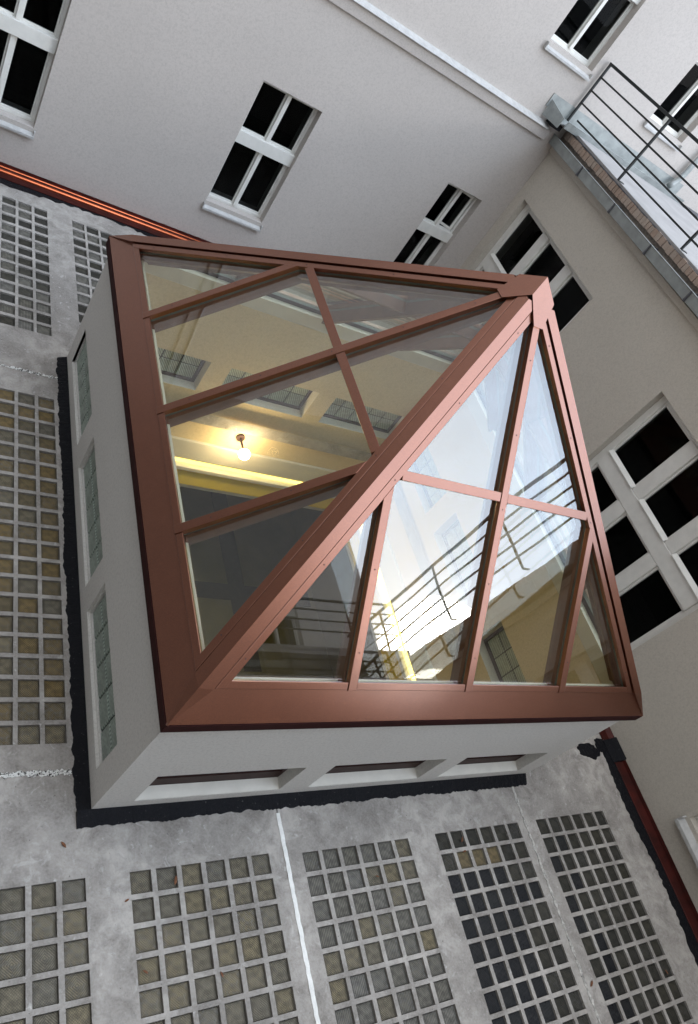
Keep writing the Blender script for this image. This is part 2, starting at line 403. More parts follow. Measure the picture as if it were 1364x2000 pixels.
def slab(x0, x1, y0, y1, panels, hole=None):
    """panels: (px0, ytop, ncol, nrow, pitch_x, pitch_y, chooser)"""
    mb = MB(); pockets = []
    for p in panels:
        for c in range(p[2]):
            for r in range(p[3]):
                a = p[0] + c * p[4]; t_ = p[1] - r * p[5]; pockets.append((a, a + BW, t_ - .129, t_, p[6], c, r))
    xs = {x0, x1}; ys = {y0, y1}
    for q in pockets: xs |= {round(q[0], 4), round(q[1], 4)}; ys |= {round(q[2], 4), round(q[3], 4)}
    if hole: xs |= {hole[0], hole[1]}; ys |= {hole[2], hole[3]}
    xs = sorted(x for x in xs if x0 <= x <= x1); ys = sorted(y for y in ys if y0 <= y <= y1)
    key = {(round(q[0], 4), round(q[2], 4)): q for q in pockets}
    # cells per pocket may be split further by other panels' lines: mark by containment
    def inpocket(x, y):
        for q in pockets:
            if q[0] < x < q[1] and q[2] < y < q[3]: return True
        return False
    dep = .03; mat_cells = {}
    for i in range(len(xs) - 1):
        for j in range(len(ys) - 1):
            a, b, c, d = xs[i], xs[i + 1], ys[j], ys[j + 1]
            if b - a < 1e-4 or d - c < 1e-4: continue
            mx_, my_ = (a + b) / 2, (c + d) / 2
            if hole and hole[0] < mx_ < hole[1] and hole[2] < my_ < hole[3]: continue
            z = -dep if inpocket(mx_, my_) else 0.0
            mb.poly([(a, c, z), (b, c, z), (b, d, z), (a, d, z)])
    for q in pockets:
        a, b, c, d = q[:4]
        for p0, p1 in (((a, c), (b, c)), ((b, c), (b, d)), ((b, d), (a, d)), ((a, d), (a, c))):
            mb.poly([(*p0, 0), (*p1, 0), (*p1, -dep), (*p0, -dep)])
    for p0, p1 in (((x0, y0), (x1, y0)), ((x1, y0), (x1, y1)), ((x1, y1), (x0, y1)), ((x0, y1), (x0, y0))):
        mb.poly([(*p0, 0), (*p1, 0), (*p1, -.15), (*p0, -.15)])
    me = bpy.data.meshes.new('concrete_slab'); me.from_pydata(mb.v, [], mb.f); me.materials.append(M['concrete'])
    o = link('concrete_slab', me, kind='structure')
    for a, b, c, d, ch, ci, ri in pockets:
        g = link('glass_block', BM[ch(ci, ri)], o, ((a + b) / 2 + random.uniform(-.002, .002), (c + d) / 2 + random.uniform(-.0015, .0015), -.012 - random.random() * .005))
        g.rotation_euler = (random.uniform(-.012, .012), random.uniform(-.012, .012), random.choice((0, 0, math.pi)) + random.uniform(-.012, .012))
    return o
def pick(*opts):
    ks = [k for k, w in opts]; ws = [w for k, w in opts]
    return lambda c, r: random.choices(ks, ws)[0]
chA = pick(('blockA', 1.0)); chB = pick(('blockB', .8), ('blockA', .2))
def chC(c, r):
    if r == 0: return 'blockD'
    if r == 1: return 'blockE' if c in (1, 2, 3) else 'blockD'
    return 'blockC' if c < 4 - (r > 8) or random.random() < .1 else 'blockD'
def chD(c, r):
    if c < 2 - (r < 1): return random.choice(('blockC', 'blockD'))
    return 'blockD'
chE = pick(('blockE', .72), ('blockA', .28)); chF = pick(('blockD', .6), ('blockB', .4))
NR = 16
slab(-1.17, 1.3225, -5, .247, [(-1.02, -.385, 6, NR, PX, PY, chA), (.222, -.386, 6, NR, PX, PY, chA)], (-.006, 1.3225, -.006, .247))
slab(1.3325, 3.785, -5, -.006, [(1.463, -.412, 6, NR, PX, PY, chB), (2.721, -.407, 6, NR, PX, PY, chC)])
slab(3.795, XB + .02, -5, YA + .02, [(3.935, -.406, 6, NR, PX, PY, chD)], (3.795, W + .006, -.006, D + .006))
slab(-1.17, -.006, .257, 3.893, [(-1.08, 3.613, 6, 20, .1645, .160, chE)])
slab(-1.17, 3.785, 3.903, YA + .02, [(-1.08, 6.605, 6, 13, .1645, .167, chF), (.15, 6.605, 6, 13, .1605, .167, chF)], (-.006, 3.785, 3.903, D + .006))
slab(-4.12, -1.18, -5, YA + .02, [])
gnd = MB(); gnd.poly([(-400, -400, -4.6), (400, -400, -4.6), (400, 400, -4.6), (-400, 400, -4.6)])
obj('street_ground', gnd, M['asphalt'], kind='structure')

# ------------------------------------------------------------------ windows of the courtyard buildings
def window_a(parent, fn, u0, u1, z0, z1, kz=None, open_sash=False):
    """two-light casement with a heavy transom; fn(u, d, z)"""
    fd = .115; hh = z1 - z0; tz0 = z0 + hh * .50 + .005; tz1 = tz0 + .15; fwid = .034; cm = (u0 + u1) / 2
    w = MB()
    w.box((u0, fd, z0), (u0 + fwid, fd + .07, z1), fn=fn); w.box((u1 - fwid, fd, z0), (u1, fd + .07, z1), fn=fn)
    w.box((u0 + fwid, fd + .001, z0), (u1 - fwid, fd + .07, z0 + .036), fn=fn); w.box((u0 + fwid, fd + .001, z1 - .034), (u1 - fwid, fd + .07, z1), fn=fn)
    win = obj('window', w, M['white'], parent, bevel=.004)
    t_ = MB(); t_.box((u0 + .002, fd - .05, tz0), (u1 - .002, fd + .08, tz1), fn=fn); obj('transom', t_, M['white'], win, bevel=.005)
    for a, b in ((z0 + .036, tz0), (tz1, z1 - .034)):
        q = MB(); q.box((cm - .024, fd - .022, a), (cm + .024, fd + .065, b), fn=fn); obj('mullion', q, M['white'], win, bevel=.006)
        for s0, s1 in ((u0 + fwid, cm - .024), (cm + .024, u1 - fwid)):
            isop = open_sash and a > tz0 and s0 > cm
            if not isop:
                r_ = MB()
                r_.box((s0 + .001, fd + .012, a), (s0 + .018, fd + .05, b), fn=fn); r_.box((s1 - .018, fd + .012, a), (s1 - .001, fd + .05, b), fn=fn)
                r_.box((s0 + .018, fd + .012, a), (s1 - .018, fd + .05, a + .022), fn=fn); r_.box((s0 + .018, fd + .012, b - .022), (s1 - .018, fd + .05, b), fn=fn)
                obj('sash', r_, M['white'], win, bevel=.003)
                g = MB(); g.box((s0 + .016, fd + .026, a + .020), (s1 - .016, fd + .032, b - .020), fn=fn); obj('glass_pane', g, M['win_glass'], win)
            else:
                hx = s1 - .01   # hinged on the right jamb and swung inwards
                ang = R(24)
                f2 = lambda u, d, z: fn(hx - (hx - u) * math.cos(ang), fd + .02 + (hx - u) * math.sin(ang) + d, z)
                r_ = MB()
                r_.box((s0, 0, a + .01), (s0 + .03, .035, b - .02), fn=f2); r_.box((s1 - .04, 0, a + .01), (s1 - .01, .035, b - .02), fn=f2)
                r_.box((s0 + .03, 0, a + .01), (s1 - .04, .035, a + .045), fn=f2); r_.box((s0 + .03, 0, b - .055), (s1 - .04, .035, b - .02), fn=f2)
                obj('open_sash', r_, M['white'], win, bevel=.003)
                g = MB(); g.box((s0 + .028, .012, a + .04), (s1 - .038, .018, b - .05), fn=f2); obj('glass_pane', g, M['win_glass'], win)
    sl_ = MB(); sl_.prism([fn(u0 - .02, -.05, z0 - .105), fn(u1 + .02, -.05, z0 - .105), fn(u1 + .02, fd + .01, z0 - .05), fn(u0 - .02, fd + .01, z0 - .05)],
                          [fn(u0 - .02, -.05, z0 - .075), fn(u1 + .02, -.05, z0 - .075), fn(u1 + .02, fd + .01, z0 - .0), fn(u0 - .02, fd + .01, z0 - .0)])
    for uu in (u0 - .02, u1 + .008):
        sl_.box((uu, -.05, z0 - .07), (uu + .012, -.002, z0 - .02), fn=fn)
    obj('window_sill', sl_, M['sill'], win, bevel=.003)
    return win

# courtyard building, wall facing -Y
fA = lambda u, d, z: (u, YA + d, z)
bA = thing('courtyard_building', 'tall pale rendered building wall with small four-pane windows and a ledge', 'building')
WA = [(-1.19, -.40, .56, 2.14), (1.65, 2.44, .56, 2.14), (4.50, 5.13, .56, 2.12), (4.50, 5.29, 4.08, 5.64), (6.55, 7.33, 4.06, 5.62), (-1.19, -.40, 4.08, 5.64), (1.65, 2.44, 4.08, 5.64)]
mb = MB(); wall_mb(mb, fA, -9, 14, -.3, 12, .38, WA)
wall_obj('rendered_wall', mb, [M['plasterA']], bA)
for k, o_ in enumerate(WA): window_a(bA, fA, *o_, open_sash=(k == 2))
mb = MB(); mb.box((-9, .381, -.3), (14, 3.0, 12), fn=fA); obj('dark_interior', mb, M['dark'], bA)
mb = MB(); mb.sweep([(0.01, 3.155), (-.045, 3.165), (-.055, 3.295), (.01, 3.295)], lambda u, a, b: fA(u, a, b), -9, 5.30); obj('ledge', mb, M['plasterA'], bA, bevel=.006)
xs_ = -9.0
while xs_ < 5.2:                       # coping sheets, lapped every couple of metres
    x2 = min(xs_ + 2.04, 5.22); mb = MB()
    mb.sweep([(.012, 3.352), (-.085, 3.318), (-.095, 3.300), (-.09, 3.300), (-.08, 3.308), (.012, 3.340)], lambda u, a, b: fA(u, a, b), xs_, x2 + (.012 if x2 < 5.2 else 0))
    o_ = obj('coping_sheet', mb, M['sill'], bA); o_.location.z = random.uniform(0, .004); xs_ = x2

# terrace wing, wall facing -X
rise = lambda y: max(0., .022 * (YA - y)) if y > -6 else .022 * 13.2
fB = lambda u, d, z: (XB + d, u, z)
bB = thing('terrace_wing', 'low side wing with large white grid windows under a zinc gutter and roof terrace', 'building')
WB = [(4.83, 7.01, .44, 2.46), (.97, 3.17, .44, 2.49), (-2.89, -.68, .44, 2.49)]
mb = MB(); wall_mb(mb, fB, -12, YA, -.3, 3.24, .36, WB); wall_obj('rendered_wall', mb, [M['plasterB']], bB)
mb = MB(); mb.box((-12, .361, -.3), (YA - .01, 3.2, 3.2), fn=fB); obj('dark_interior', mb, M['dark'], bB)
def window_b(u0, u1, z0, z1):
    fd = .095; nm = 3; fr = .085; mw = .165; gw = (u1 - u0 - 2 * fr - 2 * mw) / 3; tz0, tz1 = 1.405, 1.60
    w = MB(); fn = fB
    w.box((u0, fd, z0), (u0 + fr, fd + .09, z1), fn=fn); w.box((u1 - fr, fd, z0), (u1, fd + .09, z1), fn=fn)
    w.box((u0 + fr, fd + .001, z0), (u1 - fr, fd + .09, z0 + .15), fn=fn); w.box((u0 + fr, fd + .001, z1 - .06), (u1 - fr, fd + .09, z1), fn=fn)
    win = obj('window', w, M['white'], bB, bevel=.006)
    q = MB(); q.box((u0 + fr, fd - .016, tz0), (u1 - fr, fd + .085, tz1), fn=fn); obj('transom', q, M['white'], win, bevel=.008)
    for k in range(3):
        a = u0 + fr + k * (gw + mw); b = a + gw
        for c, d in ((z0 + .15, tz0), (tz1, z1 - .06)):
            if k < 2:
                q = MB(); q.box((b, fd - .012, c), (b + mw, fd + .08, d), fn=fn); obj('mullion', q, M['white'], win, bevel=.008)
            s_ = MB()
            s_.box((a + .001, fd + .014, c), (a + .028, fd + .055, d), fn=fn); s_.box((b - .028, fd + .014, c), (b - .001, fd + .055, d), fn=fn)
            s_.box((a + .028, fd + .014, c + .001), (b - .028, fd + .055, c + .03), fn=fn); s_.box((a + .028, fd + .014, d - .03), (b - .028, fd + .055, d - .001), fn=fn)
            obj('sash', s_, M['white'], win, bevel=.003)
            g = MB(); g.box((a + .026, fd + .03, c + .028), (b - .026, fd + .036, d - .028), fn=fn); obj('glass_pane', g, M['win_glass'], win)
            dr = MB(); dr.sweep([(fd + .013, c + .052), (fd - .035, c + .014), (fd - .035, c + .002), (fd + .013, c + .002)], lambda u, p_, z_: fn(u, p_, z_), a + .004, b - .004)
            obj('drip_rail', dr, M['white'], win, bevel=.003)
    s_ = MB(); s_.prism([fn(u0 - .03, -.07, z0 - .125), fn(u1 + .03, -.07, z0 - .125), fn(u1 + .03, fd, z0 - .06), fn(u0 - .03, fd, z0 - .06)],
                        [fn(u0 - .03, -.07, z0 - .085), fn(u1 + .03, -.07, z0 - .085), fn(u1 + .03, fd, z0), fn(u0 - .03, fd, z0)])
    for uu in (u0 - .03, u1 + .015):
        s_.box((uu, -.068, z0 - .08), (uu + .015, -.003, z0 - .02), fn=fn)
    obj('window_sill', s_, M['sill'], win, bevel=.004)
for o_ in WB: window_b(*o_)
mb = MB(); mb.box((-12, -.035, 3.085), (YA - .002, -.001, 3.165), fn=lambda u, d, z: fB(u, d, z + rise(u))); obj('ledge', mb, M['plasterB'], bB, bevel=.006)
# gutter in lapped lengths
gy = YA - .012
while gy > -12:
    y2 = max(gy - .86, -12); mb = MB()
    prof = [(-.012, 3.168), (-.125, 3.168), (-.142, 3.285), (-.150, 3.290), (-.140, 3.296), (-.128, 3.286), (-.115, 3.185), (-.012, 3.185)]
    mb.prism([fB(y2, a, b + rise(y2)) for a, b in prof], [fB(gy - .004, a, b + rise(gy)) for a, b in prof])
    gobj = obj('gutter', mb, M['zinc'], bB)
    jb = MB(); jb.box((y2 - .008, -.151, 3.165), (y2 + .010, -.010, 3.292), fn=lambda u, d, z: fB(u, d - .002, z + rise(u))); obj('gutter_joint', jb, M['zinc_dark'], gobj)
    gy = y2
# old brick course under the terrace edge
brm = MB(); brm.box((-.06, -.017, -.0455), (.06, .017, .0455)); brm = brm.mesh('brick', [M['brick']])
yy = YA - .10; nb = 0
while yy > -7.5 and nb < 290:
    ln = random.uniform(.052, .088)
    b_ = link('brick', brm, bB, (XB - .020 + random.uniform(-.006, .006), yy - ln / 2, 3.372 + rise(yy) + random.uniform(-.003, .003)))
    b_.rotation_euler = (0, 0, R(90) + random.uniform(-.03, .03)); b_.scale = (ln / .124, 1, random.uniform(.9, 1.03)); yy -= ln + .007; nb += 1
mb = MB(); mb.box((-12, .004, 3.25), (YA - .004, .12, 3.42), fn=lambda u, d, z: fB(u, d, z + rise(u))); obj('mortar_bed', mb, M['mortar'], bB)
mb = MB(); mb.prism([(XB - .008, -12, 3.425 + rise(-12)), (13, -12, 3.425 + rise(-12)), (13, YA - .003, 3.425), (XB - .008, YA - .003, 3.425)],
                    [(XB - .008, -12, 3.465 + rise(-12)), (13, -12, 3.465 + rise(-12)), (13, YA - .003, 3.465), (XB - .008, YA - .003, 3.465)])
obj('terrace_deck', mb, M['deck'], bB, bevel=.006)
mb = MB(); mb.bar((XB - .022, YA - .1, 3.432), (XB - .022, -12, 3.432 + rise(-12)), .02, .012); obj('drip_edge', mb, M['zinc_dark'], bB)

# terrace railing
XR = 5.43
rail = thing('terrace_railing', 'dark iron railing with five thin bars along the terrace edge', 'railing')
pys = [7.16 - 1.44 * k for k in range(14)]
RZ = [4.262, 4.092, 3.922, 3.752, 3.582]
rz = lambda y: .030 * (YA - y) if y > -1 else .030 * 8.2
for k, py in enumerate(pys):
    mb = MB(); mb.bar((XR, py, 3.515 + rz(py)), (XR, py, 4.262 + rz(py)), .026, .026)
    mb.box((XR, py - .02, 3.468 + rise(py)), (XB - .02, py + .02, 3.476 + rise(py))); mb.box((XR - .012, py - .012, 3.47 + rise(py)), (XR + .012, py + .012, 3.52 + rz(py)))
    obj('railing_post', mb, M['iron'], rail)
for k, z in enumerate(RZ):
    mb = MB(); w_ = .034 if k == 0 else .020; yk = 7.17 if k < 4 else 7.0
    mb.bar((XR, yk, z + rz(yk)), (XR, -1, z + rz(-1)), w_); mb.bar((XR, -1, z + rz(-1)), (XR, pys[-1] - .1, z + rz(-5)), w_)
    obj('railing_bar', mb, M['iron'], rail)

# box gutter along the foot of the upper wall, with its end cap
zg = thing('box_gutter', 'grey zinc box gutter at the foot of the upper wall behind the railing', 'gutter')
mb = MB(); mb.box((5.02, YA - .012, 3.50), (7.95, YA - .004, 3.665)); obj('wall_flashing', mb, M['zinc'], zg)
mb = MB(); mb.prism([(5.20, YA - .235, 3.462), (7.95, YA - .195, 3.475), (7.95, YA - .013, 3.475), (5.20, YA - .013, 3.462)],
                    [(5.20, YA - .235, 3.474), (7.95, YA - .195, 3.487), (7.95, YA - .013, 3.505), (5.20, YA - .013, 3.505)]); obj('trough', mb, M['zinc'], zg)
mb = MB(); mb.prism([(5.28, YA - .255, 3.440), (7.95, YA - .215, 3.468), (7.95, YA - .203, 3.468), (5.28, YA - .241, 3.440)],
                    [(5.28, YA - .275, 3.530), (7.95, YA - .232, 3.538), (7.95, YA - .220, 3.540), (5.28, YA - .261, 3.532)]); obj('front_lip', mb, M['zinc'], zg)
mb = MB(); mb.prism([(5.05, YA - .015, 3.40), (5.20, YA - .24, 3.40), (5.212, YA - .235, 3.40), (5.065, YA - .01, 3.40)],
                    [(5.05, YA - .015, 3.60), (5.20, YA - .25, 3.53), (5.212, YA - .245, 3.53), (5.065, YA - .01, 3.60)]); obj('end_cap', mb, M['zinc'], zg)
mb = MB(); mb.box((5.16, YA - .16, 3.36), (5.34, YA - .02, 3.43)); obj('end_gap_shade', mb, M['bitumen'], zg)  # solid black box standing in for the shadow gap below the gutter end
mb = MB(); mb.box((7.96, YA - .30, 3.470), (12.5, YA - .05, 3.476)); tag(obj('dark_flashing', mb, M['zinc_dark']), 'dark grey flashing strip along the wall foot beyond the box gutter', 'flashing')
dp = thing('downpipe', 'grey zinc downpipe emptying into the box gutter by the upper window', 'downpipe')
mb = MB(); mb.tube([(7.62, YA - .10, 3.56), (7.66, YA - .085, 3.61), (7.72, YA - .07, 3.70), (7.74, YA - .065, 3.80), (7.74, YA - .065, 6.5), (7.74, YA - .065, 12)], .042, 14); obj('pipe', mb, M['zinc'], dp, smooth=True)
mb = MB(); mb.tube([(7.74, YA - .065, 4.60), (7.74, YA - .065, 4.63)], .05, 14); obj('pipe_bracket', mb, M['zinc_dark'], dp)

# buildings behind the camera: one mirrored in the lantern glass, one added for shade
fO = lambda u, d, z: (u, -5.2 - d, z)
bO = thing('opposite_building', 'grey rendered building reflected in the front glass of the lantern', 'building')
WO = [(3.75, 4.55, 4.05, 5.6), (.9, 1.7, 4.05, 5.6), (-1.9, -1.1, 4.05, 5.6)]
mb = MB(); wall_mb(mb, fO, -9, 5.95, -.3, 11, .38, WO); wall_obj('rendered_wall', mb, [M['plasterL']], bO)
for o_ in WO: window_a(bO, fO, *o_)
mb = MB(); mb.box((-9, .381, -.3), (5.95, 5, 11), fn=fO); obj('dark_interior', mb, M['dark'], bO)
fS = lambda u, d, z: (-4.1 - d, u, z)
bS = thing('shading_building', 'unseen dark grey building added to dim the left side of the courtyard', 'building')  # unseen, added to cut sky light and reflections on the left
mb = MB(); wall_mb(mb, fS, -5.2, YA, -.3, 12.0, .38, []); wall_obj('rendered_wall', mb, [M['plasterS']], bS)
rb = thing('balcony_railing', 'dark iron railing of a balcony reflected low in the front glass', 'railing')
for z in (4.75, 4.58, 4.41, 4.24):
    mb = MB(); mb.bar((2.2, -4.55, z), (5.9, -4.55, z), .03 if z > 4.7 else .018); obj('railing_bar', mb, M['iron'], rb)
for x in (2.2, 3.6, 5.0, 5.9):
    mb = MB(); mb.bar((x, -4.55, 3.97), (x, -4.55, 4.75), .026); obj('railing_post', mb, M['iron'], rb)
mb = MB(); mb.box((2.1, -5.19, 3.85), (5.95, -4.5, 3.968)); obj('balcony_slab', mb, M['deck'], rb)

# ------------------------------------------------------------------ the roof lantern
LT = thing('roof_lantern', 'brown metal and glass pyramid roof lantern on a pale rendered base', 'roof lantern')
TH = .20
SIDES = {   # name: (fn(u, d, z), length)
    'front': (lambda u, d, z: (u, d, z), W), 'back': (lambda u, d, z: (W - u, D - d, z), W),
    'left': (lambda u, d, z: (d, D - u, z), D), 'right': (lambda u, d, z: (W - d, u, z), D)}
ZW0, ZW1 = .125, .53
OPN = {'front': [(.24, 1.30, ZW0, ZW1), (1.54, 2.60, ZW0, ZW1), (2.82, 3.80, ZW0, ZW1)],
       'left': [(D - 3.99, D - 2.95, .165, .555), (D - 2.70, D - 1.55, .165, .555), (D - 1.34, D - .20, .165, .555)],
       'right': [(.25, 1.30, .195, .585), (1.56, 2.62, .195, .585), (2.90, 3.95, .195, .585)],
       'back': [(W - 3.72, W - 2.68, .195, .585), (W - 2.46, W - 1.42, .195, .585), (W - 1.20, W - .16, .195, .585)]}
WBM = None
def lantern_block(w, h):
    mb = MB(); a, c = w / 2, h / 2; b, d = a - .007, c - .007
    lo = [(-a, -c, -.02), (a, -c, -.02), (a, c, -.02), (-a, c, -.02)]; mid = [(-a, -c, .006), (a, -c, .006), (a, c, .006), (-a, c, .006)]; hi = [(-b, -d, .012), (b, -d, .012), (b, d, .012), (-b, d, .012)]
    mb.v = lo + mid + hi
    for k in (0, 4):
        for i in range(4):
            j = (i + 1) % 4; mb.f.append((k + i, k + j, k + 4 + j, k + 4 + i)); mb.mi.append(0)
    mb.f += [(8, 9, 10, 11), (3, 2, 1, 0)]; mb.mi += [0, 0]
    return mb.mesh('glass_block', [M['blockW']])
for nm, (fn, ln) in SIDES.items():
    # full-length long walls; side walls fit between them
    a, b = (0, ln) if nm in ('front', 'back') else (TH, ln - TH)
    mb = MB(); wall_mb(mb, fn, a, b, -1.16, H - .02, TH, OPN[nm], 0, 1, 0)
    # inside, only the cream layer shows; outside the grey render
    wall = wall_obj('base_wall', mb, [M['plasterL'], M['cream']], LT)
    for (u0, u1, z0, z1) in OPN[nm]:
        rec = .095 if nm == 'front' else .034
        fr = .014 if nm == 'left' else .030; fb = .13 if nm == 'front' else fr
        w = MB(); mat = M['plasterL'] if nm == 'left' else M['brown_dark']
        w.box((u0, rec - .012, z0), (u0 + fr, rec + .05, z1), fn=fn); w.box((u1 - fr, rec - .012, z0), (u1, rec + .05, z1), fn=fn)
        w.box((u0 + fr, rec - .011, z0), (u1 - fr, rec + .05, z0 + fb), fn=fn); w.box((u0 + fr, rec - .011, z1 - fr), (u1 - fr, rec + .05, z1), fn=fn)
        win = obj('glass_block_window', w, mat, LT)
        nc = 5; iw = (u1 - u0 - 2 * fr) / nc; ih = (z1 - z0 - fb - fr) / 2
        me = lantern_block(iw - .013, ih - .013)
        bk = MB(); bk.box((u0 + fr, rec + .012, z0 + fb), (u1 - fr, rec + .03, z1 - fr), fn=fn); obj('joint_grid', bk, M['iron'], win)
        for side in (0, 1):
            for i in range(nc):
                for j in range(2):
                    cu, cz = u0 + fr + (i + .5) * iw, z0 + fb + (j + .5) * ih
                    dd = rec + .012 if side == 0 else rec + .03
                    p = Vector(fn(cu, dd, cz)); ux = Vector(fn(cu + 1, dd, cz)) - p; dz = (Vector(fn(cu, dd + 1, cz)) - p) * (-1 if side == 0 else 1)
                    if side == 1: ux = -ux
                    o_ = link('glass_block', me, win)
                    rot = Matrix((ux, Vector((0, 0, 1)), dz)).transposed(); 
                    if rot.determinant() < 0: rot = Matrix((-ux, Vector((0, 0, 1)), dz)).transposed()
                    o_.matrix_world = Matrix.Translation(p) @ rot.to_4x4()
        if nm != 'left':
            s_ = MB(); s_.prism([fn(u0 + .001, .002, z0 + .001), fn(u1 - .001, .002, z0 + .001), fn(u1 - .001, rec - .013, z0 + .001), fn(u0 + .001, rec - .013, z0 + .001)],
                                [fn(u0 + .001, .002, z0 + .006), fn(u1 - .001, .002, z0 + .006), fn(u1 - .001, rec - .013, z0 + .022), fn(u0 + .001, rec - .013, z0 + .022)])
            obj('window_sill', s_, M['sill_white'], win)
    up = MB(); up.box((.13 if nm in ('front', 'back') else TH, .13, H - .019), (ln - .13 if nm in ('front', 'back') else ln - TH, TH - .002, H + .115), fn=fn); obj('inner_upstand', up, M['offwhite'], LT)
# thin bitumen skirt with a ragged outer edge
def skirt(pts_in, out_dir, n):
    mb = MB(); a, b = Vector(pts_in[0]), Vector(pts_in[1]); o_ = Vector(out_dir); prev = None; wk = 0.0
    for i in range(n + 1):
        f = i / n; p = a.lerp(b, f); wk = .7 * wk + random.uniform(-.0065, .0065); wd = .090 + .004 * math.sin(f * 17) + .003 * math.sin(f * 61) + wk
        cur = (p, p + o_ * wd)
        if prev:
            q0, q1 = prev; p0, p1 = cur; z = Vector((0, 0, .012)); z2 = Vector((0, 0, .003)); zb = Vector((0, 0, -.002))
            mb.prism([q0 + zb, p0 + zb, p1 + zb, q1 + zb], [q0 + z * 3.2, p0 + z * 3.2, p1 + z2, q1 + z2])
        prev = cur
    return mb
mb = skirt(((-.085, -.001, 0), (W - .03, -.001, 0)), (0, -1.06, 0), 260); obj('bitumen_skirt', mb, M['bitumen'], LT)
mb = skirt(((-.001, -.001, 0), (-.001, D, 0)), (-.95, 0, 0), 260); obj('bitumen_skirt', mb, M['bitumen'], LT)

# pyramid faces
apex = Vector((W / 2, D / 2, H + hp)); zE = H + tf
CR = [Vector((-e, -e, zE)), Vector((W + e, -e, zE)), Vector((W + e, D + e, zE)), Vector((-e, D + e, zE))]
class Face:
    def __init__(s, c0, c1):
        s.c0, s.c1 = c0, c1; s.ux = (c1 - c0).normalized(); s.len = (c1 - c0).length; s.mid = (c0 + c1) / 2
        s.us = (apex - s.mid).normalized(); s.L = (apex - s.mid).length; s.n = s.ux.cross(s.us).normalized()
        s.a = s.len / 2; s.hl = math.hypot(s.a, s.L)
    def p(s, x, y, n=0.0):            # x from the face's centre line, y up the slope (metres)
        return s.mid + s.ux * x + s.us * y + s.n * n
    def hipx(s, y, off=0.0):          # half width at height y, less a strip of width off along the hip
        return s.a * (1 - y / s.L) - off * s.hl / s.L
FACES = [Face(CR[0], CR[1]), Face(CR[3], CR[0]), Face(CR[2], CR[3]), Face(CR[1], CR[2])]   # front, left, back, right

def clip(poly, nx, ny, c):            # keep nx*x + ny*y <= c
    out = []
    for i in range(len(poly)):
        p, q = poly[i], poly[(i + 1) % len(poly)]; dp_, dq = nx * p[0] + ny * p[1] - c, nx * q[0] + ny * q[1] - c
        if dp_ <= 0: out.append(p)
        if dp_ * dq < 0:
            f = dp_ / (dp_ - dq); out.append((p[0] + (q[0] - p[0]) * f, p[1] + (q[1] - p[1]) * f))
    return out
def solid(F, poly, n0, n1, mb=None, mi=0, **kw):
    mb = mb or MB(); mb.prism([F.p(x, y, n0) for x, y in poly], [F.p(x, y, n1) for x, y in poly], mi, **kw); return mb

